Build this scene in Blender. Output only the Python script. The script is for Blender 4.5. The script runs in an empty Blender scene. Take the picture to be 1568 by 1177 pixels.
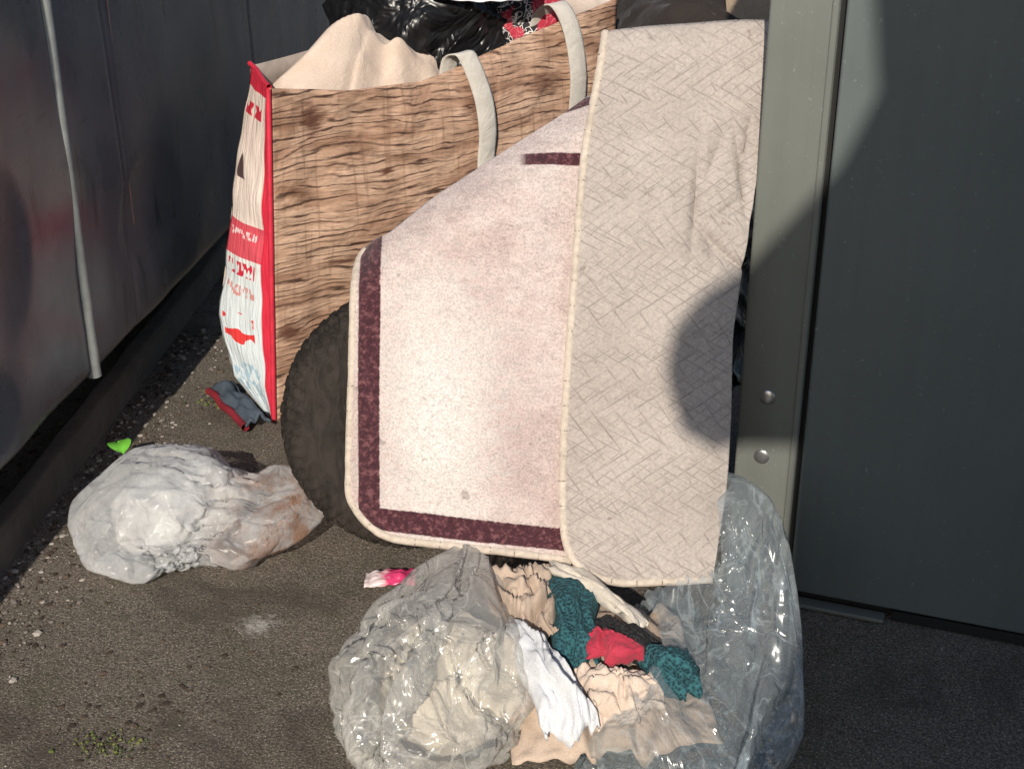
import bpy, math, random, bmesh, time
import numpy as np
from mathutils import Vector, noise
random.seed(3)
S=bpy.context.scene
col=S.collection
# ------------------------------------------------------------------ helpers
def nz(x,y,z): return noise.noise(Vector((x,y,z)))
def lerp(a,b,t): return a+(b-a)*t
def interp(x,pts):
    return float(np.interp(x,[p[0] for p in pts],[p[1] for p in pts]))
def sstep(a,b,x):
    t=max(0,min(1,(x-a)/(b-a))); return t*t*(3-2*t)
def mesh(name,verts,faces,mat=None,smooth=True,uvs=None,parent=None):
    me=bpy.data.meshes.new(name); me.from_pydata([tuple(v) for v in verts],[],faces)
    if uvs is not None:
        l=me.uv_layers.new(name="UVMap")
        idx=np.zeros(len(me.loops),dtype=np.int32); me.loops.foreach_get("vertex_index",idx)
        l.data.foreach_set("uv",np.array(uvs,dtype=np.float32)[idx].ravel())
    if smooth: me.polygons.foreach_set("use_smooth",[True]*len(me.polygons))
    me.update()
    o=bpy.data.objects.new(name,me); col.objects.link(o)
    if mat: me.materials.append(mat)
    if parent: o.parent=parent
    return o
def empty(name):
    o=bpy.data.objects.new(name,None); col.objects.link(o); o.empty_display_size=.1; return o
def grid(name,fn,nu,nv,mat,uvf=None,solid=0,parent=None,keep=None):
    vs=[];uv=[]
    for j in range(nv+1):
        for i in range(nu+1):
            p=fn(i/nu,j/nv); vs.append(p); uv.append(uvf(i/nu,j/nv,p) if uvf else (i/nu,j/nv))
    fs=[(j*(nu+1)+i,j*(nu+1)+i+1,(j+1)*(nu+1)+i+1,(j+1)*(nu+1)+i) for j in range(nv) for i in range(nu)]
    if keep: fs=[f for f in fs if keep(vs[f[0]])]
    o=mesh(name,vs,fs,mat,True,uv,parent)
    if solid:
        m=o.modifiers.new("s",'SOLIDIFY'); m.thickness=solid; m.offset=0
    return o
def crom(P,res):
    P=[Vector(p) for p in P]; Q=[]
    for i in range(len(P)-1):
        p0=P[max(i-1,0)];p1=P[i];p2=P[i+1];p3=P[min(i+2,len(P)-1)]
        for k in range(res):
            t=k/res
            Q.append(.5*((2*p1)+(p2-p0)*t+(2*p0-5*p1+4*p2-p3)*t*t+(3*p1-p0-3*p2+p3)*t**3))
    Q.append(P[-1]); return Q
def tube(name,pts,r,mat,parent=None,seg=10,res=4):
    Q=crom(pts,res)
    vs=[];uv=[];L=0
    for i,q in enumerate(Q):
        d=(Q[min(i+1,len(Q)-1)]-Q[max(i-1,0)]).normalized()
        a=d.cross(Vector((.2,-.9,.4)))
        if a.length<.1: a=d.cross(Vector((.13,.3,.94)))
        a.normalize(); b=d.cross(a)
        if i: L+=(Q[i]-Q[i-1]).length
        rr=r*(1+.10*nz(L*60,0,r*999))
        for k in range(seg+1):
            an=2*math.pi*k/seg
            vs.append(q+rr*(math.cos(an)*a+math.sin(an)*b)); uv.append((L,k/seg))
    n=seg+1
    fs=[(i*n+k,i*n+k+1,(i+1)*n+k+1,(i+1)*n+k) for i in range(len(Q)-1) for k in range(seg)]
    return mesh(name,vs,fs,mat,True,uv,parent)
def box(name,cx,cy,cz,sx,sy,sz,mat,parent=None,bev=.004,ex=(1,0,0),ey=(0,1,0)):
    ex=Vector(ex);ey=Vector(ey);ez=Vector((0,0,1));c=Vector((cx,cy,cz))
    vs=[c+ex*(sx/2*a)+ey*(sy/2*b)+ez*(sz/2*d) for d in(-1,1) for b in(-1,1) for a in(-1,1)]
    fs=[(0,2,3,1),(4,5,7,6),(0,1,5,4),(2,6,7,3),(0,4,6,2),(1,3,7,5)]
    o=mesh(name,vs,fs,mat,False,None,parent)
    if bev:
        m=o.modifiers.new("b",'BEVEL'); m.width=bev; m.segments=3
    return o
def blob(name,c,r,mat,sub=6,parent=None,amp=.02,f=6,cre=.02,seed=0,floor=.004,shape=None):
    bm=bmesh.new(); bmesh.ops.create_icosphere(bm,subdivisions=sub,radius=1)
    c=Vector(c)
    for v in bm.verts:
        n=v.co.copy(); p=Vector((n.x*r[0],n.y*r[1],n.z*r[2]))
        q=p*f+Vector((seed*7.3,seed*3.1,seed))
        w=Vector((nz(q.x*.6,q.y*.6,q.z*.6+9),nz(q.x*.6+5,q.y*.6,q.z*.6),nz(q.x*.6,q.y*.6+7,q.z*.6)))
        d=amp*noise.noise(q*.5)*1.6
        d+=cre*(1-min(1,abs(noise.noise(q+w*1.2))*4))**2*.8
        d+=cre*.4*(1-min(1,abs(noise.noise((q+w)*2.3+Vector((3,1,4))))*4))**2
        p=p+n*d
        if shape: p=shape(p,n)
        p=p+c
        if p.z<floor: p.z=floor+.0008*abs(nz(p.x*50,p.y*50,0))
        v.co=p
    me=bpy.data.meshes.new(name); bm.to_mesh(me); bm.free()
    me.polygons.foreach_set("use_smooth",[True]*len(me.polygons))
    me.materials.append(mat)
    o=bpy.data.objects.new(name,me); col.objects.link(o)
    if parent:o.parent=parent
    return o
def simbags(bags,colliders,frames=30):
    """let loose plastic settle over its contents; result frozen into plain meshes"""
    tmp=[]
    def coll(me):
        o=bpy.data.objects.new("tmp_collider",me); col.objects.link(o); tmp.append(o)
        o.modifiers.new("c",'COLLISION'); o.collision.thickness_outer=.004; o.collision.cloth_friction=12
    for c,r in colliders:
        bm=bmesh.new(); bmesh.ops.create_icosphere(bm,subdivisions=4,radius=1)
        for v in bm.verts:
            n=v.co.copy(); d=1+.14*noise.noise(n*2.2+Vector(c)*9)
            v.co=Vector((c[0]+n.x*r[0]*d,c[1]+n.y*r[1]*d,max(.002,c[2]+n.z*r[2]*d)))
        me=bpy.data.meshes.new("t"); bm.to_mesh(me); bm.free(); coll(me)
    me=bpy.data.meshes.new("t"); me.from_pydata([(-2,0,0),(2,0,0),(2,4,0),(-2,4,0)],[],[(0,1,2,3)]); coll(me)
    objs=[]
    for b in bags:
        bm=bmesh.new(); bmesh.ops.create_icosphere(bm,subdivisions=b.get('sub',6),radius=1)
        c=Vector(b['c']); r=b['r']; pins=[]
        for v in bm.verts:
            n=v.co.copy(); d=1+.05*noise.noise(n*2.5+c*5)+.012*noise.noise(n*11)
            p=Vector((n.x*r[0]*d,n.y*r[1]*d,n.z*r[2]*d)); pin=0
            if 'shape' in b: p,pin=b['shape'](p,n)
            p+=c; p.z=max(.006,p.z); v.co=p; pins.append(pin)
        me=bpy.data.meshes.new(b['name']); bm.to_mesh(me); bm.free()
        o=bpy.data.objects.new(b['name'],me); col.objects.link(o)
        vg=o.vertex_groups.new(name="pin")
        ix=[i for i,p in enumerate(pins) if p>0]
        if ix: vg.add(ix,1.,'REPLACE')
        m=o.modifiers.new("cloth",'CLOTH'); s=m.settings
        s.quality=6; s.mass=.04; s.tension_stiffness=20; s.compression_stiffness=20; s.shear_stiffness=8; s.bending_stiffness=b.get('bend',.02)
        s.air_damping=2; s.tension_damping=8;s.compression_damping=8;s.shear_damping=8
        s.shrink_min=b.get('shrink',-.12)
        s.use_pressure=True; s.uniform_pressure_force=b.get('press',-.2)
        if ix: s.vertex_group_mass="pin"
        m.collision_settings.use_collision=True; m.collision_settings.distance_min=.004; m.collision_settings.collision_quality=3
        m.point_cache.frame_start=1; m.point_cache.frame_end=frames+2
        objs.append((o,b))
    S.frame_start=1; S.frame_end=frames+2
    t0=time.time()
    for f in range(1,frames+1):
        S.frame_set(f)
        if time.time()-t0>200: break
    dg=bpy.context.evaluated_depsgraph_get()
    for o,b in objs:
        me=bpy.data.meshes.new_from_object(o.evaluated_get(dg)); n=b['name']
        bpy.data.objects.remove(o)
        if 'keep' in b:
            bm=bmesh.new(); bm.from_mesh(me); bmesh.ops.delete(bm,geom=[x for x in bm.verts if not b['keep'](x.co)],context='VERTS'); bm.to_mesh(me); bm.free()
        me.materials.clear(); me.materials.append(b['mat']); me.polygons.foreach_set("use_smooth",[True]*len(me.polygons))
        q=bpy.data.objects.new(n,me); col.objects.link(q)
        if b.get('parent'): q.parent=b['parent']
    for o in tmp: bpy.data.objects.remove(o)
    S.frame_set(1)
# ------------------------------------------------------------------ materials
class NT:
    def __init__(s,name):
        s.m=bpy.data.materials.new(name); s.m.use_nodes=True; s.t=s.m.node_tree
        s.b=s.t.nodes["Principled BSDF"]; s.out=s.t.nodes["Material Output"]
    def n(s,typ,**k):
        x=s.t.nodes.new(typ)
        for a,v in k.items(): setattr(x,a,v)
        return x
    def l(s,a,b): s.t.links.new(a,b)
    def put(s,sock,v):
        if isinstance(v,bpy.types.NodeSocket): s.l(v,sock)
        else:
            if isinstance(v,(tuple,list)) and len(v)==3 and sock.type=='RGBA': v=(*v,1)
            sock.default_value=v
    def coord(s,kind="Object",scale=(1,1,1),rot=(0,0,0),loc=(0,0,0)):
        c=s.n('ShaderNodeTexCoord'); m=s.n('ShaderNodeMapping'); s.l(c.outputs[kind],m.inputs[0])
        m.inputs['Scale'].default_value=scale; m.inputs['Rotation'].default_value=rot; m.inputs['Location'].default_value=loc
        return m.outputs[0]
    def off(s,vec):
        x=s.n('ShaderNodeVectorMath',operation='ADD'); s.l(vec,x.inputs[0]); x.inputs[1].default_value=(3.37,7.73,1.19); return x.outputs[0]
    def noise(s,vec,scale,detail=3,rough=.6,dist=0):
        x=s.n('ShaderNodeTexNoise'); s.l(s.off(vec),x.inputs['Vector']); x.inputs['Scale'].default_value=scale
        x.inputs['Detail'].default_value=detail; x.inputs['Roughness'].default_value=rough; x.inputs['Distortion'].default_value=dist
        return x.outputs['Fac']
    def vor(s,vec,scale,feat='F1'):
        x=s.n('ShaderNodeTexVoronoi',feature=feat); s.l(vec,x.inputs['Vector']); x.inputs['Scale'].default_value=scale
        return x.outputs['Distance']
    def ramp(s,f,stops):
        x=s.n('ShaderNodeValToRGB'); s.l(f,x.inputs[0]); e=x.color_ramp.elements
        while len(e)<len(stops): e.new(.5)
        for i,(p,c) in enumerate(stops):
            e[i].position=p
            if isinstance(c,(int,float)): c=(c,c,c)
            e[i].color=(*c,1)
        return x.outputs[0]
    def mix(s,f,a,b,mode='MIX'):
        x=s.n('ShaderNodeMix',data_type='RGBA',blend_type=mode)
        s.put(x.inputs[0],f); s.put(x.inputs[6],a); s.put(x.inputs[7],b); return x.outputs[2]
    def math(s,op,a,b=0,c=None):
        x=s.n('ShaderNodeMath',operation=op); s.put(x.inputs[0],a); s.put(x.inputs[1],b)
        if c is not None: s.put(x.inputs[2],c)
        return x.outputs[0]
    def rng(s,x,a,b,soft=.0006):
        lo=s.n('ShaderNodeMapRange'); s.put(lo.inputs[0],x); lo.inputs[1].default_value=a-soft; lo.inputs[2].default_value=a+soft
        hi=s.n('ShaderNodeMapRange'); s.put(hi.inputs[0],x); hi.inputs[1].default_value=b-soft; hi.inputs[2].default_value=b+soft
        return s.math('MULTIPLY',lo.outputs[0],s.math('SUBTRACT',1.0,hi.outputs[0]))
    def bump(s,h,st=.5,dist=.01,prev=None):
        x=s.n('ShaderNodeBump'); s.l(h,x.inputs['Height']); x.inputs['Strength'].default_value=st; x.inputs['Distance'].default_value=dist
        if prev: s.l(prev,x.inputs['Normal'])
        return x.outputs[0]
    def xyz(s,v):
        x=s.n('ShaderNodeSeparateXYZ'); s.l(v,x.inputs[0]); return x.outputs
    def length(s,v):
        d=s.n('ShaderNodeVectorMath',operation='LENGTH'); s.l(v,d.inputs[0]); return d.outputs[1]
    def fin(s,color=None,rough=None,normal=None,**k):
        if color is not None: s.put(s.b.inputs['Base Color'],color)
        if rough is not None: s.put(s.b.inputs['Roughness'],rough)
        if normal is not None: s.l(normal,s.b.inputs['Normal'])
        for a,v in k.items(): s.put(s.b.inputs[a.replace('_',' ')],v)
        return s.m
def m_asphalt():
    a=NT("asphalt"); v=a.coord()
    big=a.noise(v,1.6,5,.65); mid=a.noise(v,14,4,.7); fine=a.noise(v,220,3,.75); st=a.vor(v,240)
    c=a.ramp(big,[(.3,(.105,.085,.066)),(.5,(.145,.120,.095)),(.72,(.185,.153,.122))])
    c=a.mix(.9,c,a.ramp(fine,[(.32,.18),(.5,.85),(.68,1.85)]),'MULTIPLY')
    c=a.mix(a.ramp(mid,[(.48,0.),(.70,.6)]),c,(.080,.078,.044))
    sp=a.ramp(a.noise(v,380,1,.5),[(.62,0.),(.68,.85)])
    c=a.mix(sp,c,(.44,.39,.34))
    stain=a.ramp(a.noise(a.coord(loc=(3,1,0)),5,4,.6,1),[(.52,0.),(.68,.65)])
    c=a.mix(stain,c,(.058,.047,.037))
    dn=a.math('ADD',a.length(a.coord(loc=(.41,-1.87,0))),a.math('MULTIPLY',a.math('SUBTRACT',a.noise(v,80,4,.75),.5),.11))
    c=a.mix(a.ramp(dn,[(.004,.8),(.035,0.)]),c,(.46,.44,.41))
    nb=a.bump(fine,.8,.005); nb=a.bump(a.math('SUBTRACT',1.,st),.35,.002,nb); nb=a.bump(mid,.3,.012,nb)
    return a.fin(c,.92,nb)
def m_paint(name,c1,c2,rough=.45,sc=6,metal=0.,streak=.3,dirt=0.):
    a=NT(name); v=a.coord(); n=a.noise(v,sc,4,.65); s=a.noise(a.coord(scale=(30,30,1.2)),1.5,4,.7)
    c=a.mix(a.ramp(n,[(.3,0.),(.7,1.)]),c1,c2)
    c=a.mix(streak,c,a.ramp(s,[(.3,.5),(.6,1.15)]),'MULTIPLY')
    sp=a.ramp(a.noise(v,120,3,.6),[(.66,0.),(.74,.5)]); c=a.mix(sp,c,tuple(min(1,x*2.2) for x in c2))
    if dirt:
        scr=a.ramp(a.noise(a.coord(scale=(4,4,40),rot=(.5,0,0)),3,3,.6),[(.64,0.),(.7,.7)])
        c=a.mix(a.math('MULTIPLY',scr,dirt),c,(.02,.02,.024))
        scr2=a.ramp(a.noise(a.coord(scale=(40,26,3),rot=(.12,0,0)),1.2,2,.5),[(.68,0.),(.70,.8)])
        c=a.mix(a.math('MULTIPLY',scr2,dirt),c,(.02,.02,.024))
        c=a.mix(a.math('MULTIPLY',a.ramp(a.noise(v,2.2,4,.7),[(.5,0.),(.66,.8)]),dirt),c,(.15,.155,.17))
        zz=a.xyz(v)[2]; mr=a.n('ShaderNodeMapRange'); a.l(a.math('ADD',zz,a.math('MULTIPLY',n,.1)),mr.inputs[0]); mr.inputs[1].default_value=.36; mr.inputs[2].default_value=.24
        c=a.mix(a.math('MULTIPLY',mr.outputs[0],.45),c,(.13,.115,.10))
    r=a.ramp(n,[(.3,rough-.08),(.7,rough+.12)])
    nb=a.bump(a.noise(v,3.5,2,.5),.25,.02); nb=a.bump(a.noise(v,300,2,.5),.12,.001,nb)
    return a.fin(c,r,nb,Metallic=metal)
def m_cloth(name,c1,c2,sc=60,rough=.9,bs=.4,sheen=.1):
    a=NT(name); v=a.coord(); n=a.noise(v,sc*.2,4,.6); f=a.noise(v,sc*8,2,.6)
    c=a.mix(a.ramp(n,[(.35,0.),(.68,1.)]),c1,c2)
    c=a.mix(.35,c,a.ramp(f,[(.3,.6),(.7,1.3)]),'MULTIPLY')
    nb=a.bump(f,bs,.0015); nb=a.bump(a.noise(v,22,3,.6,.8),.5,.008,nb)
    return a.fin(c,rough,nb,Sheen_Weight=sheen)
def m_plain(name,c,rough=.6,metal=0.):
    a=NT(name); n=a.noise(a.coord(),40,3,.6)
    return a.fin(a.mix(.5,c,a.ramp(n,[(.3,.65),(.7,1.25)]),'MULTIPLY'),rough,None,Metallic=metal)
def m_film(name,tint=(.93,.94,.95),base=.10,diff=(.7,.72,.74),sc=14,hi=.5,rough=.2):
    a=NT(name); v=a.coord()
    r1=a.noise(a.coord(scale=(1,1,.45)),sc,3,.55,1.6)
    rd=a.math('ABSOLUTE',a.math('SUBTRACT',r1,.5))
    nb=a.bump(rd,.8,.03)
    a.t.nodes.remove(a.b)
    tr=a.n('ShaderNodeBsdfTransparent'); tr.inputs[0].default_value=(*tint,1)
    di=a.n('ShaderNodeBsdfPrincipled'); di.inputs['Base Color'].default_value=(*diff,1); di.inputs['Roughness'].default_value=rough+.1
    a.l(nb,di.inputs['Normal'])
    lw=a.n('ShaderNodeLayerWeight'); lw.inputs[0].default_value=.35; a.l(nb,lw.inputs['Normal'])
    cre=a.ramp(rd,[(.0,.18),(.02,0.)])
    fac=a.math('ADD',a.math('MULTIPLY',lw.outputs['Facing'],hi),a.math('ADD',cre,base))
    x=a.n('ShaderNodeMixShader'); a.l(fac,x.inputs[0]); a.l(tr.outputs[0],x.inputs[1]); a.l(di.outputs[0],x.inputs[2])
    gl=a.n('ShaderNodeBsdfGlossy'); gl.inputs['Roughness'].default_value=rough; gl.inputs[0].default_value=(.95,.95,.95,1); a.l(nb,gl.inputs['Normal'])
    y=a.n('ShaderNodeMixShader'); a.put(y.inputs[0],a.math('ADD',a.math('MULTIPLY',lw.outputs['Fresnel'],.32),.025)); a.l(x.outputs[0],y.inputs[1]); a.l(gl.outputs[0],y.inputs[2])
    a.l(y.outputs[0],a.out.inputs[0]); return a.m
def m_black():
    a=NT("black_plastic"); v=a.coord()
    r=a.math('ABSOLUTE',a.math('SUBTRACT',a.noise(v,6,3,.5,1.8),.5))
    return a.fin((.009,.009,.010),.34,a.bump(r,.8,.05))
def m_whitebag():
    a=NT("white_carrier_plastic"); v=a.coord()
    n=a.noise(v,7,4,.6); x=a.xyz(v)
    mr=a.n('ShaderNodeMapRange'); a.l(a.math('ADD',x[0],a.math('MULTIPLY',a.noise(v,16,4,.7),.16)),mr.inputs[0]); mr.inputs[1].default_value=-.46;mr.inputs[2].default_value=-.30
    c=a.mix(a.ramp(n,[(.3,0.),(.7,1.)]),(.68,.70,.72),(.84,.85,.86))
    st=a.math('MULTIPLY',mr.outputs[0],a.ramp(a.noise(v,20,4,.7),[(.42,.12),(.58,.95)]))
    c=a.mix(st,c,(.50,.27,.17))
    r=a.math('ABSOLUTE',a.math('SUBTRACT',a.noise(a.coord(scale=(1,1,.5)),10,3,.5,1.6),.5))
    nb=a.bump(r,.7,.026)
    a.fin(c,.28,nb,Specular_IOR_Level=.6)
    tl=a.n('ShaderNodeBsdfTranslucent'); a.l(c,tl.inputs[0])
    tr=a.n('ShaderNodeBsdfTransparent')
    m1=a.n('ShaderNodeMixShader'); m1.inputs[0].default_value=.25; a.l(a.b.outputs[0],m1.inputs[1]); a.l(tl.outputs[0],m1.inputs[2])
    lw=a.n('ShaderNodeLayerWeight'); lw.inputs[0].default_value=.4; a.l(nb,lw.inputs['Normal'])
    m2=a.n('ShaderNodeMixShader'); a.put(m2.inputs[0],a.math('SUBTRACT',.70,a.math('MULTIPLY',lw.outputs['Facing'],.60))); a.l(m1.outputs[0],m2.inputs[1]); a.l(tr.outputs[0],m2.inputs[2])
    a.l(m2.outputs[0],a.out.inputs[0]); return a.m
def m_wood():
    a=NT("woodgrain_print"); uv=a.coord("UV")
    warp=a.noise(a.coord("UV",scale=(2.6,4,1)),1,2,.5); w2=a.noise(a.coord("UV",scale=(14,26,1)),1,3,.6)
    xs=a.xyz(uv)
    vv=a.math('ADD',xs[1],a.math('MULTIPLY',a.math('SUBTRACT',warp,.5),.08))
    vv=a.math('ADD',vv,a.math('MULTIPLY',a.math('SUBTRACT',w2,.5),.013))
    cb=a.n('ShaderNodeCombineXYZ'); a.l(a.math('MULTIPLY',xs[0],5.0),cb.inputs[0]); a.l(a.math('MULTIPLY',vv,26),cb.inputs[1])
    ln=a.noise(cb.outputs[0],1,2,.6,.2)
    fr=a.math('FRACT',a.math('ADD',a.math('MULTIPLY',vv,70),a.math('MULTIPLY',ln,3.2)))
    tri=a.math('ABSOLUTE',a.math('SUBTRACT',fr,.5))
    cb2=a.n('ShaderNodeCombineXYZ'); a.l(a.math('MULTIPLY',xs[0],26),cb2.inputs[0]); a.l(a.math('MULTIPLY',vv,240),cb2.inputs[1])
    fn=a.noise(cb2.outputs[0],1,3,.75)
    gl=a.noise(a.coord("UV",scale=(14,60,1)),1,2,.6)
    tri=a.math('ADD',tri,a.math('MULTIPLY',a.math('SUBTRACT',fn,.5),.30))
    line=a.math('MULTIPLY',a.ramp(tri,[(.05,1.),(.16,0.)]),a.ramp(gl,[(.36,.15),(.55,1.)]))
    c=a.ramp(ln,[(.30,(.29,.165,.105)),(.45,(.46,.29,.20)),(.6,(.57,.385,.275)),(.75,(.37,.225,.155))])
    c=a.mix(.8,c,a.ramp(fn,[(.32,.35),(.5,1.),(.7,1.3)]),'MULTIPLY')
    c=a.mix(a.math('MULTIPLY',line,.95),c,(.060,.030,.021))
    dk=a.ramp(a.noise(a.coord("UV",scale=(7,9,1)),1,3,.6),[(.50,0.),(.70,.75)])
    c=a.mix(dk,c,a.mix(1.,c,(.55,.45,.40),'MULTIPLY'))
    cr=a.ramp(a.noise(a.coord("UV",scale=(80,5,1)),1,2,.6,.4),[(.56,0.),(.68,.7)])
    c=a.mix(a.math('MULTIPLY',cr,.55),c,(.15,.08,.05))
    k=None
    for (kx,ky,w,h,s) in [(.085,.625,.030,.045,.9),(.03,.20,.035,.03,.9),(.235,.50,.02,.010,.95),(.44,.60,.04,.035,.6),(.40,.40,.03,.012,.9),(.14,.33,.06,.01,.8),(.62,.62,.05,.03,.7)]:
        m=a.coord("UV",loc=(-kx/w,-ky/h,0),scale=(1/w,1/h,1))
        dn=a.math('ADD',a.length(m),a.math('MULTIPLY',a.math('SUBTRACT',fn,.5),1.8))
        kk=a.math('MULTIPLY',a.ramp(dn,[(.3,1.),(1.,0.)]),s); k=kk if k is None else a.math('MAXIMUM',k,kk)
    c=a.mix(k,c,(.10,.04,.025))
    nb=a.bump(a.noise(uv,9,3,.5,.5),.6,.025); nb=a.bump(a.vor(uv,420),.15,.001,nb)
    return a.fin(c,.62,nb)
def m_gusset():
    a=NT("gusset_print"); uv=a.coord("UV"); x=a.xyz(uv)
    n=a.noise(uv,14,3,.6)
    c=a.ramp(x[1],[(.0,(.60,.68,.72)),(.3,(.70,.76,.78)),(.40,(.80,.70,.63)),(.7,(.78,.64,.56))])
    red=(.62,.03,.06)
    c=a.mix(a.rng(x[1],.345,.415),c,(.66,.09,.12))
    def text(v0,v1,su,sv,th):
        nn=a.noise(a.coord("UV",scale=(su,sv,1)),1,1,.5)
        f=a.math('MULTIPLY',a.rng(x[1],v0,v1),a.ramp(nn,[(th,0.),(th+.02,1.)]))
        return a.math('MULTIPLY',f,a.rng(x[0],.3,.92))
    c=a.mix(text(.305,.335,14,40,.50),c,red)
    c=a.mix(text(.262,.285,20,60,.50),c,(.65,.3,.28))
    c=a.mix(text(.385,.400,24,90,.50),c,(.85,.6,.6))
    c=a.mix(text(.15,.225,3.5,44,.54),c,(.72,.05,.05))
    c=a.mix(text(.05,.12,12,60,.5),c,(.35,.5,.6))
    c=a.mix(text(.50,.60,3,11,.62),c,(.10,.06,.06))
    c=a.mix(text(.625,.65,7,30,.50),c,red)
    c=a.mix(a.rng(x[0],-.1,.17,.01),c,red)
    c=a.mix(a.rng(x[1],.675,.8),c,red)
    return a.fin(c,.42,a.bump(n,.5,.012))
def m_rugface():
    a=NT("rug_printed_face"); uv=a.coord("UV"); x=a.xyz(uv)
    n=a.noise(uv,4.5,5,.75); f=a.noise(uv,95,4,.75); g=a.noise(uv,330,2,.6); f2=a.noise(a.coord("UV",rot=(0,0,.7),scale=(1,2.2,1)),60,4,.85,.4)
    c=a.ramp(n,[(.34,(.43,.325,.305)),(.47,(.50,.395,.37)),(.57,(.56,.465,.435)),(.68,(.62,.545,.515))])
    wz=a.length(a.coord("UV",loc=(.115/.13,.06/.26,0),scale=(1/.13,1/.26,1)))
    wz=a.math('ADD',wz,a.math('MULTIPLY',a.math('SUBTRACT',f2,.5),2.2))
    c=a.mix(a.ramp(wz,[(.25,.8),(1.15,0.)]),c,(.72,.69,.66))
    c=a.mix(.8,c,a.ramp(f2,[(.3,.68),(.5,1.),(.68,1.14)]),'MULTIPLY')
    c=a.mix(.7,c,a.ramp(g,[(.3,.64),(.6,1.15)]),'MULTIPLY')
    gy=a.ramp(a.noise(uv,60,5,.85,.6),[(.55,0.),(.66,.6)]); c=a.mix(gy,c,(.40,.345,.33))
    dk=a.ramp(a.noise(uv,38,2,.5),[(.71,0.),(.75,.6)]); c=a.mix(dk,c,(.25,.2,.19))
    gr=a.ramp(a.noise(uv,9,4,.7),[(.55,0.),(.75,.35)]); c=a.mix(gr,c,(.42,.34,.31))
    wob=a.math('MULTIPLY',a.math('SUBTRACT',f,.5),.005)
    u=a.math('ADD',x[0],wob); v=a.math('ADD',x[1],wob)
    left=a.math('MULTIPLY',a.rng(u,-.236,-.202,.001),a.rng(v,-.245,.6))
    bot=a.math('MULTIPLY',a.rng(a.math('ADD',v,a.math('MULTIPLY',u,.115)),-.2475,-.2125,.001),a.rng(u,-.236,.6))
    m=a.math('MAXIMUM',left,bot)
    bar=a.math('MULTIPLY',a.rng(v,.338,.357,.001),a.rng(u,.018,.3,.006))
    bar2=a.math('MULTIPLY',a.rng(a.math('SUBTRACT',v,a.math('MULTIPLY',u,.25)),.405,.422,.001),a.rng(u,.085,.4,.006))
    m=a.math('MAXIMUM',m,a.math('MAXIMUM',bar,bar2))
    bc=a.ramp(f,[(.3,(.028,.006,.010)),(.5,(.056,.012,.020)),(.66,(.19,.075,.082))])
    c=a.mix(m,c,bc)
    h=a.math('ADD',f,a.math('MULTIPLY',g,.5))
    nb=a.bump(h,.7,.005); nb=a.bump(a.noise(uv,6,3,.5),.3,.02,nb)
    return a.fin(c,.95,nb,Sheen_Weight=.2)
def m_rugback():
    a=NT("rug_quilted_back"); uv=a.coord("UV")
    n=a.noise(uv,5,4,.6); g=a.noise(uv,260,3,.7)
    c=a.ramp(n,[(.3,(.36,.315,.285)),(.7,(.45,.40,.365))])
    c=a.mix(.65,c,a.ramp(g,[(.3,.68),(.65,1.17)]),'MULTIPLY')
    tot=None
    for rot,sc,sd in [(.56,40,0),(.50,27,5),(-.66,42,2),(-.58,24,7),(.95,20,3)]:
        w=a.n('ShaderNodeTexWave',wave_type='BANDS',bands_direction='Y'); a.l(a.coord("UV",rot=(0,0,rot),loc=(sd*.113,sd*.07,0)),w.inputs[0]); w.inputs['Scale'].default_value=sc*.55
        w.inputs['Distortion'].default_value=1.1; w.inputs['Detail'].default_value=1; w.inputs['Detail Scale'].default_value=.25
        l=a.ramp(w.outputs['Fac'],[(.0,1.),(.03,0.)])
        mk=a.ramp(a.noise(a.coord("UV",rot=(0,0,rot),scale=(4,40,1),loc=(sd,sd,0)),1,2,.5),[(.42,0.),(.66,1.)])
        l=a.math('MULTIPLY',l,mk); tot=l if tot is None else a.math('MAXIMUM',tot,l)
    c=a.mix(a.math('MULTIPLY',tot,.42),c,(.15,.125,.115))
    sp=a.ramp(a.noise(uv,45,2,.5),[(.72,0.),(.76,.6)]); c=a.mix(sp,c,(.2,.15,.13))
    nb=a.bump(a.math('SUBTRACT',1.,tot),.5,.0025); nb=a.bump(a.noise(uv,7,3,.55,.5),.6,.025,nb); nb=a.bump(a.vor(uv,55),.3,.003,nb)
    return a.fin(c,.93,nb)
def m_piping():
    a=NT("rug_piping"); uv=a.coord("UV"); x=a.xyz(uv)
    s=a.math('FRACT',a.math('MULTIPLY',x[0],27.))
    t=a.math('MULTIPLY',a.rng(s,.0,.045,.01),a.ramp(a.noise(uv,9,2,.5),[(.5,0.),(.54,.7)]))
    c=a.mix(.6,(.58,.50,.42),a.ramp(a.noise(a.coord(),120,3,.6),[(.3,.6),(.7,1.1)]),'MULTIPLY')
    c=a.mix(a.ramp(a.noise(a.coord(),25,3,.6),[(.5,0.),(.7,.5)]),c,(.36,.30,.24))
    c=a.mix(t,c,(.03,.025,.02))
    w=a.math('FRACT',a.math('MULTIPLY',x[0],160.))
    return a.fin(c,.9,a.bump(w,.3,.001))
def m_knit(name,c1,c2):
    a=NT(name); d=a.vor(a.coord(),230)
    return a.fin(a.ramp(d,[(.2,c2),(.75,c1)]),.9,a.bump(d,.9,.003))
def m_rubber():
    a=NT("old_rubber"); n=a.noise(a.coord(scale=(1,1,.22)),34,4,.6,1.4); b=a.noise(a.coord(),5,4,.6)
    c=a.ramp(b,[(.3,(.018,.015,.013)),(.7,(.036,.029,.024))])
    c=a.mix(.8,c,a.ramp(n,[(.35,.45),(.6,1.3)]),'MULTIPLY')
    nb=a.bump(n,.9,.010); nb=a.bump(a.noise(a.coord(),200,3,.6),.3,.001,nb)
    return a.fin(c,.8,nb,Specular_IOR_Level=.3)
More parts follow.
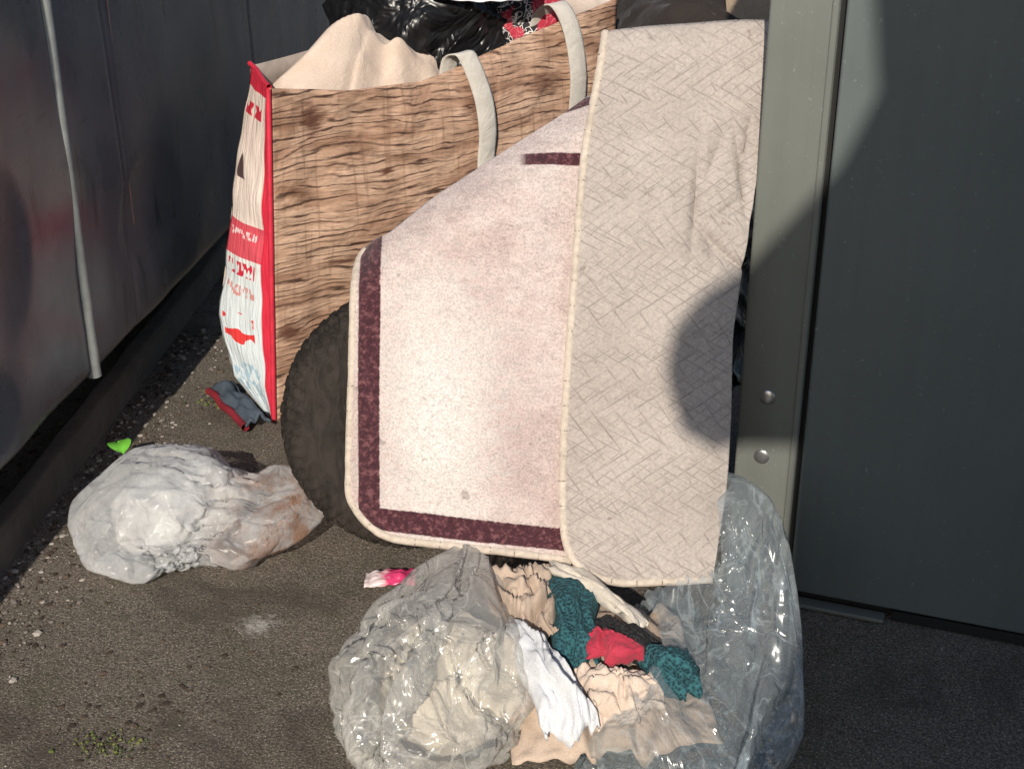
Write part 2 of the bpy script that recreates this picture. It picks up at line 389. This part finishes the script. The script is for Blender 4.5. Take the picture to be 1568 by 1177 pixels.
ASPH=m_asphalt(); BLACK=m_black()
CONT=m_paint("container_grey_paint",(.088,.096,.110),(.125,.132,.147),.27,4,dirt=.6)
CAB=m_paint("cabinet_green_grey_paint",(.135,.144,.130),(.155,.164,.148),.42,3,streak=.12)
DOOR=m_paint("cabinet_door_paint",(.098,.118,.117),(.112,.132,.130),.42,3,streak=.10)
DARK=m_plain("dark_gap",(.008,.008,.008),.8); WOOD=m_wood(); GUS=m_gusset()
FACE=m_rugface(); BACK=m_rugback(); PIPE=m_piping(); RUB=m_rubber()
CREAM=m_cloth("cream_cloth",(.58,.46,.37),(.66,.54,.45)); STRAP=m_cloth("white_webbing",(.50,.47,.42),(.61,.58,.53),120)
RED=m_plain("red_trim",(.60,.03,.06),.5); STEEL=m_plain("rivet_steel",(.55,.55,.55),.3,.9)
WBAG=m_whitebag()
# ------------------------------------------------------------------ soft bags (settled over their contents)
cb=empty("plastic_bag")
def lsh(p,n):
    t=sstep(.40,1.,n.y*.86+n.z*.40+n.x*.2)
    q=p+Vector((.03*t,.080*t,-.060*t)); q.x-=p.x*.6*t
    return q,(1 if t>.92 else 0)
def rsh(p,n):
    t=sstep(.55,1.,n.y*.66+n.z*.25+n.x*.70)
    q=p+Vector((.005*t,.10*t,.12*t)); return q,(1 if t>.90 else 0)
def rkeep(c): 
    if c.y>1.70 and c.x<.300 and c.z>.10: return False
    return not (c.z>.06 and ((c.x-.10)/.105)**2+((c.y-1.62)/.14)**2<1.0)
def wshape(p,n):
    t=max(0,n.x)**1.6
    return Vector((p.x+.045*t,p.y*(1-.50*t)+.0*t,p.z*(1-.50*t)-.045*t)),0
simbags([
 dict(name="plastic_bag",c=(-.538,2.13,.120),r=(.215,.180,.130),mat=WBAG,shape=wshape,sub=6,shrink=-.20,press=.02,bend=.002),
 dict(name="film_left_lobe",c=(-.098,1.585,.155),r=(.160,.165,.158),mat=m_film("milky_plastic_film",(.95,.95,.94),.15,(.78,.77,.73),9,.50,.2),shape=lsh,sub=6,shrink=-.22,press=.05,bend=.002,parent=cb),
 dict(name="film_right_lobe",c=(.225,1.60,.115),r=(.178,.205,.140),mat=m_film("grey_plastic_film",(.93,.95,.96),.10,(.52,.59,.62),8,.42,.18),shape=rsh,keep=rkeep,sub=6,shrink=-.22,press=.04,bend=.002,parent=cb),
],[((-.61,2.13,.070),(.095,.105,.080)),((-.50,2.13,.045),(.12,.09,.060)),((-.39,2.13,.025),(.08,.08,.03)),((-.095,1.585,.11),(.108,.108,.105)),((.23,1.60,.05),(.145,.17,.080)),((.335,1.76,.08),(.04,.06,.09))])
blob("plastic_bag_contents",(-.58,2.13,.060),(.105,.090,.060),m_cloth("grey_rag",(.42,.42,.42),(.62,.62,.61),40),5,None,.02,9,.02,16)
# ------------------------------------------------------------------ ground
mesh("ground",[(-150,-150,0),(150,-150,0),(150,150,0),(-150,150,0)],[(0,1,2,3)],ASPH,False)
# ------------------------------------------------------------------ metal container (left)
mc=empty("metal_container")
P0=Vector((-.834,1.989,0)); D=Vector((.1236,.9923,0)); R=Vector((.9923,-.1236,0))
def wallpt(s,z,off=0): return P0+D*s+R*off+Vector((0,0,z))
L0,L1=-1.6,3.4
zb=.20
def wf(u,v):
    s=lerp(L0,L1,u)
    if v<.08:
        a=v/.08*math.pi/2; off=-.03+.03*math.sin(a); z=zb+.03-.03*math.cos(a)
    else:
        z=zb+.03+(v-.08)/.92*1.05; off=0
    off+=.010*nz(s*2.1,z*2.4,1)+.005*nz(s*6,z*5,4)-.014*max(0,1-((s-.75)**2*30+(z-.42)**2*60))
    off+=-.012*max(0,1-((s-.1)**2*60+(z-.55)**2*40))-.010*max(0,1-((s-.0)**2*90+(z-.3)**2*200))
    for sx in (.633,-.35,1.5): off-=.006*math.exp(-((s-sx)/.006)**2)
    return wallpt(s,z,off)
grid("face_panel",wf,500,70,CONT,parent=mc)
mesh("body",[wallpt(L0,zb,-.04),wallpt(L1,zb,-.04),wallpt(L1,zb,-1.1),wallpt(L0,zb,-1.1),wallpt(L0,1.28,-.01),wallpt(L1,1.28,-.01),wallpt(L1,1.28,-1.1),wallpt(L0,1.28,-1.1)],
 [(0,3,2,1),(4,5,6,7),(3,0,4,7),(2,3,7,6),(1,2,6,5)],CONT,False,None,mc)
RIB=m_plain("pale_grey_rib",(.27,.285,.275),.6)  # rib in a paler grey than the face panel
tube("rib_1",[wallpt(.403,z,-.005) for z in (zb+.004,.3,.5,.8,1.2)],.0135,RIB,mc,12)
tube("seam_1",[wallpt(.66,z,.0) for z in (.42,.6,.9)],.0016,m_plain("rust_scratch",(.30,.20,.18),.7),mc,8)
for i,s in enumerate((.0,1.6,3.0)):
    c=wallpt(s,.1,-.55); box("skid_%d"%i,c.x,c.y,c.z,.7,.10,.196,DARK,mc,.004)
kb=empty("timber_edging"); TIM=m_cloth("weathered_timber",(.070,.055,.043),(.13,.105,.082),30)
def kf(u,v):
    s=lerp(-1.4,3.2,u); pr=[(0,0),(0,.055),(.008,.065),(.04,.066),(.045,.0)]
    k=v*4; i=min(3,int(k)); t=k-i
    x=lerp(pr[i][0],pr[i+1][0],t); z=lerp(pr[i][1],pr[i+1][1],t)
    q=Vector((-.872,2.037,0))+Vector((.07,.9975,0))*s
    return q+Vector((-x+.003*nz(s*9,x*30,z*30),0,z+.003*nz(s*7,3,x*40)))
grid("board",kf,200,16,TIM,parent=kb)
# ------------------------------------------------------------------ utility cabinet (right)
uc=empty("utility_cabinet")
C0=Vector((.356,1.964,0)); E=Vector((.9397,-.342,0)); B=Vector((.342,.9397,0))
def cp(e,b,z): return C0+E*e+B*b+Vector((0,0,z))
def cbox(nm,e0,e1,b0,b1,z0,z1,mat,bev=.003):
    c=cp((e0+e1)/2,(b0+b1)/2,(z0+z1)/2); return box(nm,c.x,c.y,c.z,e1-e0,b1-b0,z1-z0,mat,uc,bev,E,B)
cbox("frame_left",0,.0965,0,.05,.012,1.36,CAB,.004)
cbox("frame_bead",.0855,.0955,-.003,.012,.03,1.35,CAB,.0025)
cbox("carcass",.003,.86,.022,.42,.006,1.355,DARK,.002)
cbox("door",.104,.80,.004,.021,.026,1.33,DOOR,.004)
cbox("frame_right",.81,.86,0,.05,.012,1.36,CAB,.004)
cbox("side_panel",-.0015,.0022,.052,.42,.012,1.36,CAB,.0005)
cbox("top_cap",-.02,.88,-.02,.44,1.362,1.40,CAB,.006)
cbox("sill",.10,.26,-.008,.018,.003,.010,CAB,.002)
cbox("plinth",.27,.86,.010,.021,.002,.020,DARK,.002)
for i,(e,z) in enumerate(((.043,.369),(.042,.265))):
    bm=bmesh.new(); bmesh.ops.create_uvsphere(bm,u_segments=24,v_segments=12,radius=.0125)
    for v in bm.verts:
        q=v.co.copy(); v.co=cp(e,-.0005,z)+E*q.x+Vector((0,0,q.z))-B*max(-.3,(q.y))*.25
    me=bpy.data.meshes.new("rivet"); bm.to_mesh(me); bm.free(); me.polygons.foreach_set("use_smooth",[True]*len(me.polygons)); me.materials.append(STEEL)
    o=bpy.data.objects.new("rivet_%d"%(i+1),me); col.objects.link(o); o.parent=uc
# ------------------------------------------------------------------ shopping bag
sb=empty("shopping_bag")
zt=[(0,.70),(.2,.672),(.4,.667),(.52,.687),(.86,.756),(1,.78)]
def front(s,z,off=0):
    h=interp(s,zt); k=z/h
    x0=lerp(-.495,-.455,k); x=lerp(x0,.23,s); y=2.6+.763*(x-x0)
    bul=.035*math.sin(math.pi*min(1,max(0,k)))*math.sin(math.pi*s)+.014*nz(s*5,z*6,2)*sstep(0,.1,s)+.006*nz(s*14,z*9,5)*sstep(0,.1,s)
    return Vector((x,y,z))+Vector((.607,-.795,0))*(bul+off)
grid("front_panel",lambda u,v:front(u,v*interp(u,zt)),90,70,WOOD,lambda u,v,p:(u*.82,p.z),parent=sb,solid=.002)
outer=[(0,(-.52,2.64)),(.08,(-.585,2.66)),(.2,(-.613,2.70)),(.35,(-.583,2.71)),(.5,(-.558,2.73)),(.69,(-.515,2.75))]
def outp(z):
    return Vector((interp(z,[(a,b[0]) for a,b in outer]),interp(z,[(a,b[1]) for a,b in outer]),z))
def gus(u,v):
    z=v*.70; a=front(0,z); b=outp(z); m=(a+b)/2+Vector((-.012,-.02,0))*math.sin(math.pi*v)
    p=(1-u)**2*a+2*u*(1-u)*m+u*u*b; p.z=z+.012*u*v; p+=Vector((-.6,-.6,0))*.008*nz(u*3,z*16,0); return p
grid("gusset_left",gus,16,70,GUS,lambda u,v,p:(u,p.z),parent=sb,solid=.002)
BACKM=m_plain("bag_back_print",(.5,.42,.36),.5)
def bk(u,v):
    z=v*.71; a=outp(z); b=Vector((-.12,3.30,z+.06*v)); return a.lerp(b,u)+Vector((-.03,.03,0))*math.sin(math.pi*u)+Vector((0,0,-.03*math.sin(math.pi*u)*v))
grid("back_panel",bk,30,20,BACKM,parent=sb,solid=.002)
grid("gusset_right",lambda u,v:front(1,v*.78).lerp(Vector((-.12,3.30,v*.77)),u),10,20,BACKM,parent=sb,solid=.002)
mesh("base",[(-.49,2.61,.006),(.22,3.14,.006),(-.12,3.30,.006),(-.5,2.66,.006)],[(0,1,2,3)],BACKM,False,None,sb)
tube("trim_edge",[front(0,z,.004)+Vector((-.004,0,0)) for z in (.01,.15,.3,.45,.6,.70)],.0055,RED,sb)
tube("trim_top",[gus(u,1.)+Vector((0,0,.003)) for u in (0,.25,.5,.75,1)],.005,RED,sb)
def strap(nm,path,w,side):
    P=crom(path,10)
    def f(u,v):
        q=P[int(round(v*(len(P)-1)))]
        return q+Vector(side)*(u-.5)*w+Vector((.6,-.8,0))*.004*math.sin(u*math.pi)
    return grid(nm,f,8,len(P)-1,STRAP,parent=sb,solid=.003)
F=front
strap("handle_1",[F(.50,.60,-.06),F(.503,.69,-.03),F(.512,.712,.004),F(.528,.69,.016),F(.548,.62,.02),F(.560,.55,.016),F(.563,.49,.008),F(.564,.45,.004)],.042,(.86,.5,.1))
strap("handle_2",[F(.785,.68,-.07),F(.79,.755,-.04),F(.80,.785,-.005),F(.815,.765,.014),F(.835,.71,.02),F(.85,.63,.018),F(.86,.55,.008)],.042,(.86,.5,.1))
def cc(u,v):
    x=lerp(-.485,-.10,u)
    y=2.675+.763*max(0,x+.455)+.24*v*(1-.3*u)
    xc=-.312+.03*(v-.4)
    pk=math.exp(-(((x-xc)/.18)**2)) if x<xc else math.exp(-(((x-xc)/.060)**2))
    z=.56+.225*pk*math.exp(-((v-.42)/.36)**2)
    z+=.120*math.exp(-((x+.235)/.035)**2)*math.exp(-((v-.30)/.30)**2)*(1-pk*.7)
    z+=.125*math.exp(-((x+.175)/.050)**2)*math.exp(-((v-.35)/.30)**2)
    z+=.012*(1-abs(nz(x*8+v*3,v*4,3))*3)*(.4+.6*u)+.006*math.sin(x*75+v*6)*math.exp(-((x+.20)/.08)**2)-.014*math.exp(-((x-xc-.022-.1*(v-.4))/.009)**2)
    z+=.010*nz(x*16,v*5,8)
    return Vector((x,y,z))
grid("cream_cloth_bundle",cc,120,80,CREAM,parent=sb,solid=.004)
# ------------------------------------------------------------------ refuse sacks (black)
blob("refuse_sack",(-.175,3.16,.55),(.205,.20,.42),BLACK,6,None,.05,5,.035,1)
DB=m_cloth("shaded_soil_brown",(.010,.007,.006),(.026,.018,.015),30)
blob("refuse_sack",(.29,2.50,.34),(.16,.20,.42),BLACK,6,None,.03,5,.03,2)
blob("shaded_soil_mound",(.44,3.25,.40),(.30,.30,.42),DB,6,None,.05,5,.04,5)  # dark mound added to stand for the shaded soil behind
def m_pat():
    a=NT("patterned_fabric"); v=a.coord(); n=a.noise(v,34,1,.4,2.5)
    c=a.ramp(n,[(.0,(.012,.012,.014)),(.52,(.012,.012,.014)),(.525,(.70,.66,.64)),(.60,(.70,.66,.64)),(.605,(.012,.012,.014))])
    b=a.ramp(a.noise(v,13,2,.5),[(.50,0.),(.52,1.)]); c=a.mix(a.math('MULTIPLY',b,.85),c,(.45,.02,.05)); return a.fin(c,.8)
blob("patterned_scarf",(.050,3.10,.715),(.085,.06,.115),m_pat(),5,None,.01,5,.02,3,floor=.5)
def wp(u,v):
    return Vector((lerp(-.165,.06,u),2.93+.10*v,.812-.008*math.sin(u*3)+.05*v+.008*nz(u*6,v*3,1)))
grid("paper_sheet",wp,30,8,m_plain("white_paper",(.75,.76,.78),.6),solid=.003)
CBD=m_cloth("cardboard",(.26,.20,.14),(.34,.27,.20),20)
def cbf(u,v): 
    return Vector((lerp(.45,.78,u)+.06*(1-v),2.90+.25*v+.1*u,lerp(.30,.93,v)+.004*nz(u*6,v*6,0)))
grid("cardboard_flap",cbf,12,12,CBD,solid=.005)
# ------------------------------------------------------------------ rug (leaning plane)
rg=empty("rug")
DEP=2.08; K=DEP/2.15
RO=Vector((0,.9063*DEP,1.3-.4226*DEP)); RU=Vector((0,.4226,.9063)); RN=Vector((0,-.9063,.4226))
def rp(a,b,n): return RO+Vector((a*K,0,0))+RU*b*K+RN*n
k=1/990
def prof(pts,n):
    Q=crom([((x-784)*k,(588-y)*k,0) for y,x in pts],12)
    L=[0]
    for i in range(1,len(Q)): L.append(L[-1]+(Q[i]-Q[i-1]).length)
    L=np.array(L)/L[-1]; s=np.linspace(0,1,n+1)
    return np.interp(s,L,[q.x for q in Q]),np.interp(s,L,[q.y for q in Q])
NL=150
lx,ly=prof([(138,905),(170,860),(240,750),(300,660),(350,600),(362,574),(382,551),(420,542),(560,539),(740,533),(772,541),(800,563),(820,596),(828,645),(836,720),(846,800),(857,875)],NL)
def nL(a,b):
    n=.028*math.exp(-((a+.06)**2+(b+.05)**2)/.03)
    ed=.242+(a+.19)*.655-b
    if ed<.09: n-=6*(.09-ed)**2
    n+=.009*nz(a*7,b*5,2)+.004*nz(a*16,b*14,5)
    n-=5.4*max(0,-.19-a)**2*.9
    return n
def lf(u,v):
    j=int(round(v*NL)); a=lerp(lx[j],.14,u); b=ly[j]
    return rp(a,b,nL(a,b))
def uvr(u,v,p):
    d=p-RO; return (d.x/K,d.dot(RU)/K)
grid("printed_flap",lf,80,NL,FACE,uvr,.008,rg)
tube("piping_left",[rp(lx[j],ly[j],nL(lx[j],ly[j])+.001) for j in range(int(NL*.36),NL+1,2)],.0066,PIPE,rg,10,3)
NR=150
qx,qy=prof([(57,925),(100,919),(140,912),(250,893),(400,881),(560,869),(700,862),(784,862),(828,867),(858,882),(878,910),(886,950)],NR)
rx,ry=prof([(42,1172),(150,1166),(300,1147),(400,1131),(470,1121),(520,1115),(640,1112),(740,1106),(824,1094),(880,1085)],NR)
def nR(a,b):
    n=.020+.030*math.sin(math.pi*min(1,max(0,(a-.08)/.30)))*(.6+.5*math.sin((b+.3)*3))
    n+=.035*sstep(.2,.4,a)*sstep(.0,.5,b)
    for (ca,cb_,ang,w,l,h) in [(.275,.28,1.50,.007,.07,.009),(.32,.20,-.7,.006,.06,.011),(.345,.31,1.7,.006,.06,.010),(.30,.20,-.5,.006,.05,.009),(.29,.23,1.9,.012,.05,.007),(.325,.265,.6,.006,.03,.008),(.35,.35,1.4,.006,.04,.008),(.30,.33,1.2,.008,.05,.006)]:
        da,db=a-ca,b-cb_; t=da*math.cos(ang)+db*math.sin(ang); s=-da*math.sin(ang)+db*math.cos(ang)
        n-=h*math.exp(-(s/w)**2-(t/l)**2)
    n+=.009*nz(a*6,b*4,7)+.004*nz(a*16,b*14,1)
    if b>.50: n-=8*(b-.50)**2
    return n
def rf(u,v):
    j=int(round(v*NR)); a=lerp(qx[j],rx[j],u); b=lerp(qy[j],ry[j],u); return rp(a,b,nR(a,b))
grid("quilted_flap",rf,130,NR,BACK,uvr,.008,rg)
pp=[rp(qx[j],qy[j],nR(qx[j],qy[j])+.001) for j in range(0,NR+1,3)]
pp+=[rf(u,1.)+RN*.001 for u in (.15,.3,.45,.6,.75,.9,1.)]
tube("piping_right",pp,.0066,PIPE,rg,10,3)
# ------------------------------------------------------------------ tyre
def tyre():
    vs=[];fs=[];NU,NV=360,72
    c=Vector((-.178,2.15,.234)); up=Vector((0,.28,.96)); ax=Vector((0,.96,-.28))
    for i in range(NU):
        t=2*math.pi*i/NU
        for j in range(NV):
            p=2*math.pi*j/NV; cx=math.copysign(abs(math.cos(p))**.7,math.cos(p)); sx=math.copysign(abs(math.sin(p))**.7,math.sin(p))
            r=.138+.076*cx; d=.075*sx
            tread=sstep(.35,.75,cx)
            g=-.004*tread*(1 if math.sin(t*60+sx*4+cx*3)<-.55 else 0)-.004*tread*(1 if abs(math.sin(sx*9))<.2 else 0)
            g+=.003*nz(t*7,cx*3,sx*3)-.0025*(1 if abs(cx-.15)<.06 else 0)
            r+=g*cx; d+=g*sx
            q=c+Vector((r*math.cos(t)*1.02,0,0))+up*r*math.sin(t)*1.05+ax*d
            q.z=max(.003,q.z); vs.append(q)
    for i in range(NU):
        for j in range(NV):
            fs.append((i*NV+j,((i+1)%NU)*NV+j,((i+1)%NU)*NV+(j+1)%NV,i*NV+(j+1)%NV))
    mesh("tyre",vs,fs,RUB)
tyre()
# ------------------------------------------------------------------ clothes inside the clear bag
blob("cream_bundle",(-.090,1.585,.100),(.098,.098,.092),m_cloth("ivory_cloth",(.56,.49,.39),(.70,.64,.55),40),5,cb,.02,7,.012,6)
def patch(nm,c,mat,puff=.015,seed=0,nu=40,nv=50,fold=.006,solid=.003):
    c=[Vector(x) for x in c]
    def f(u,v):
        a=c[0].lerp(c[1],u); b=c[3].lerp(c[2],u); p=a.lerp(b,v)
        e=math.sin(math.pi*u)**.5*math.sin(math.pi*v)**.5
        p=p+Vector((nz(u*3,v*3,seed),nz(u*3+5,v*3,seed),0))*.016
        w=nz(u*2,v*2,seed+3)*1.5
        p.z+=puff*e+fold*(1-abs(nz(u*3.5+seed+w,v*1.6,seed))*4)+fold*.5*(1-abs(nz(u*8+w,v*5,seed+9))*3)+fold*.4*nz(u*15,v*15,seed)-.018*(1-e)
        return p
    return grid(nm,f,nu,nv,mat,solid=solid,parent=cb)
KN=m_knit("teal_knit",(.03,.13,.15),(.004,.028,.038))
W=m_cloth("white_cotton",(.56,.57,.60),(.68,.69,.71)); TAN=m_cloth("tan_cloth",(.40,.30,.225),(.52,.41,.325))
patch("under_cloth",[(-.05,1.80,.14),(.24,1.74,.12),(.28,1.47,.09),(.0,1.46,.08)],TAN,.03,11,70,70,.014)
patch("cream_cloth_1",[(-.05,1.77,.165),(.055,1.77,.175),(.07,1.60,.165),(-.005,1.64,.165)],TAN,.015,1,fold=.016)
patch("green_knit_1",[(.045,1.765,.175),(.125,1.74,.175),(.120,1.56,.17),(.060,1.565,.17)],KN,.02,2,fold=.004)
patch("green_knit_2",[(.165,1.60,.165),(.255,1.555,.160),(.250,1.505,.150),(.185,1.51,.155)],KN,.022,3,fold=.004)
patch("dark_dotted_cloth",[(.11,1.66,.175),(.21,1.60,.168),(.19,1.55,.165),(.105,1.59,.17)],m_knit("black_knit",(.025,.025,.027),(.002,.002,.002)),.014,4,fold=.004)
patch("red_cloth",[(.105,1.605,.185),(.172,1.58,.18),(.182,1.555,.17),(.10,1.56,.175)],m_cloth("red_cloth",(.38,.02,.05),(.48,.04,.07)),.006,5,fold=.006)
patch("cream_strip",[(.050,1.765,.196),(.078,1.765,.193),(.190,1.625,.186),(.172,1.61,.190)],m_cloth("ivory_strip",(.60,.54,.45),(.68,.62,.54)),.0,6,12,40,.003)
patch("white_sleeve",[(-.015,1.65,.165),(.035,1.61,.17),(.115,1.465,.135),(.045,1.455,.125)],W,.03,7,fold=.010)
patch("cream_cloth_2",[(.085,1.56,.155),(.185,1.535,.15),(.205,1.50,.13),(.115,1.475,.125)],CREAM,.012,8,fold=.012)
# ------------------------------------------------------------------ small things
NAVY=m_plain("navy_fabric",(.055,.075,.10),.8)
def nv(u,v):
    A,B_,C_,D_=Vector((-.655,2.72,0)),Vector((-.60,2.73,0)),Vector((-.495,2.56,0)),Vector((-.545,2.545,0))
    p=A.lerp(D_,v).lerp(B_.lerp(C_,v),u)+Vector((.012*nz(v*4,u,3),0,0)); p.z=.018+.018*math.sin(u*3)+.014*nz(u*4,v*6,2); return p
nvp=empty("fabric_scrap"); grid("navy_part",nv,20,30,NAVY,solid=.006,parent=nvp)
tube("red_edge",[nv(0,v)+Vector((0,-.004,0)) for v in (0,.2,.4,.6,.8,1)],.008,m_plain("dark_red",(.20,.01,.02),.8),nvp)
def leaf(nm,c,L,W_,ang,mat):
    c=Vector(c)
    def f(u,v):
        w=W_*math.sin(math.pi*min(1,v*.98+.01))**.7*(u-.5); q=Vector((w*math.cos(ang)-v*L*math.sin(ang),w*math.sin(ang)+v*L*math.cos(ang),.012*math.sin(v*3)+abs(u-.5)*.01))
        return c+q
    return grid(nm,f,6,12,mat)
leaf("green_leaf",(-.745,2.36,.05),.05,.045,.5,m_plain("bright_leaf",(.16,.50,.05),.5))
def sw(u,v):
    return Vector((-.205+(u-.5)*.085,1.985+(v-.5)*.045+.01*u,.010+.010*abs(nz(u*5,v*4,2))+.012*math.sin(math.pi*v)*math.sin(math.pi*u)))
def m_wrap():
    a=NT("pink_wrapper"); x=a.xyz(a.coord("UV")); n=a.noise(a.coord("UV"),6,2,.5)
    f=a.ramp(a.math('ADD',x[0],a.math('MULTIPLY',n,.5)),[(.55,0.),(.75,1.)])
    return a.fin(a.mix(f,(.66,.55,.55),(.62,.05,.16)),.25)
grid("sweet_wrapper",sw,24,16,m_wrap(),solid=.0015)
def scatter(name,n,fn,mats,smin,smax,flat=.5):
    vs=[];fs=[];mi=[]
    for i in range(n):
        x,y=fn(); s=random.uniform(smin,smax)*random.uniform(.5,1)
        an=random.uniform(0,6.28); nn=6; b=len(vs); ex=random.uniform(.5,1)
        for lv,(rr,zz) in enumerate(((.9,0),(1,.5),(.6,1))):
            for k2 in range(nn):
                a=an+2*math.pi*k2/nn; r=s*rr*random.uniform(.7,1.1)
                px=r*math.cos(a); py=r*math.sin(a)*ex
                vs.append((x+px*math.cos(an)-py*math.sin(an),y+px*math.sin(an)+py*math.cos(an),.001+zz*s*flat*random.uniform(.7,1.1)))
        m=random.randrange(len(mats))
        for lv in range(2):
            for k2 in range(nn):
                fs.append((b+lv*nn+k2,b+lv*nn+(k2+1)%nn,b+(lv+1)*nn+(k2+1)%nn,b+(lv+1)*nn+k2)); mi.append(m)
        fs.append(tuple(b+2*nn+k2 for k2 in range(nn))); mi.append(m)
    o=mesh(name,vs,fs,None,False)
    for m in mats:o.data.materials.append(m)
    o.data.polygons.foreach_set("material_index",mi); return o
ST=[m_plain("stone_a",(.20,.17,.15),.9),m_plain("stone_b",(.10,.07,.05),.9),m_plain("stone_c",(.05,.035,.025),.9),m_plain("stone_d",(.38,.34,.30),.85)]
def near():
    y=random.uniform(1.5,3.1); return -.868+.07*(y-2.04)+abs(random.gauss(0,.07))+.004,y
scatter("gravel_debris",1300,near,ST,.002,.009)
scatter("grit",700,lambda:(random.uniform(-.75,.7),random.uniform(1.35,2.6)),ST,.0008,.0035)
scatter("dead_leaf_litter",100,lambda:(random.gauss(-.55,.14),random.gauss(1.70,.14)),ST[1:3],.003,.010,.25)
scatter("soil_crumbs",500,lambda:(random.uniform(-1.3,-.9),random.uniform(1.4,3.5)),ST[1:3],.004,.012)
GR=[m_plain("moss_a",(.10,.13,.03),.9),m_plain("moss_b",(.045,.055,.02),.9),m_plain("moss_c",(.17,.19,.05),.9),ST[2]]
scatter("moss_tuft",150,lambda:(random.gauss(-.575,.034),random.gauss(1.575,.018)),GR,.001,.0045,.8)
scatter("moss_tuft",60,lambda:(random.gauss(-.64,.02),random.gauss(2.72,.03)),GR,.003,.007,.9)
# ------------------------------------------------------------------ unseen cut-out added behind the viewer to shade the right-hand side
HP=[(.34,3.3),(.343,2.67),(.365,2.53),(.325,2.43),(.192,2.27),(.139,2.23),(.10,2.17),(.09,2.10),(.112,2.03),(.163,2.00),(.215,2.02),(.302,2.015),(.304,1.69),(.20,1.42),(.2,0),(2.2,0),(2.2,3.3)]
HP=[(x-.205,z) for x,z in HP]
vs=[(x,-1.03,z) for x,z in HP]+[(x,-.97,z) for x,z in HP]; n=len(HP)
fs=[tuple(range(n)),tuple(range(2*n-1,n-1,-1))]+[(i,i+n,(i+1)%n+n,(i+1)%n) for i in range(n)]
mesh("shade_silhouette",vs,fs,m_cloth("silhouette_green",(.03,.06,.02),(.06,.10,.03)),False)
# ------------------------------------------------------------------ light
el=math.radians(30); hv=Vector((-.12,-1,0)).normalized()
tosun=Vector((hv.x*math.cos(el),hv.y*math.cos(el),math.sin(el)))
sd=bpy.data.lights.new("sun",'SUN'); sd.energy=4.6; sd.angle=math.radians(.55); sd.color=(1,.915,.80)
so=bpy.data.objects.new("sun",sd); col.objects.link(so); so.rotation_euler=tosun.to_track_quat('Z','Y').to_euler(); so.location=tosun*10
w=bpy.data.worlds.new("World"); S.world=w; w.use_nodes=True; t=w.node_tree
sk=t.nodes.new('ShaderNodeTexSky'); sk.sky_type='NISHITA'; sk.sun_disc=False; sk.sun_elevation=el; sk.sun_rotation=math.atan2(tosun.x,tosun.y)
t.links.new(sk.outputs[0],t.nodes['Background'].inputs[0]); t.nodes['Background'].inputs[1].default_value=.12
S.view_settings.view_transform='Standard'; S.view_settings.look='None'; S.view_settings.exposure=0
cd=bpy.data.cameras.new("camera"); cam=bpy.data.objects.new("camera",cd); col.objects.link(cam)
cam.location=(0,0,1.3); cam.rotation_euler=(math.radians(65),0,0); cd.sensor_width=36; cd.lens=36*2130/1568; cd.clip_end=500; cd.clip_start=.05
S.camera=cam
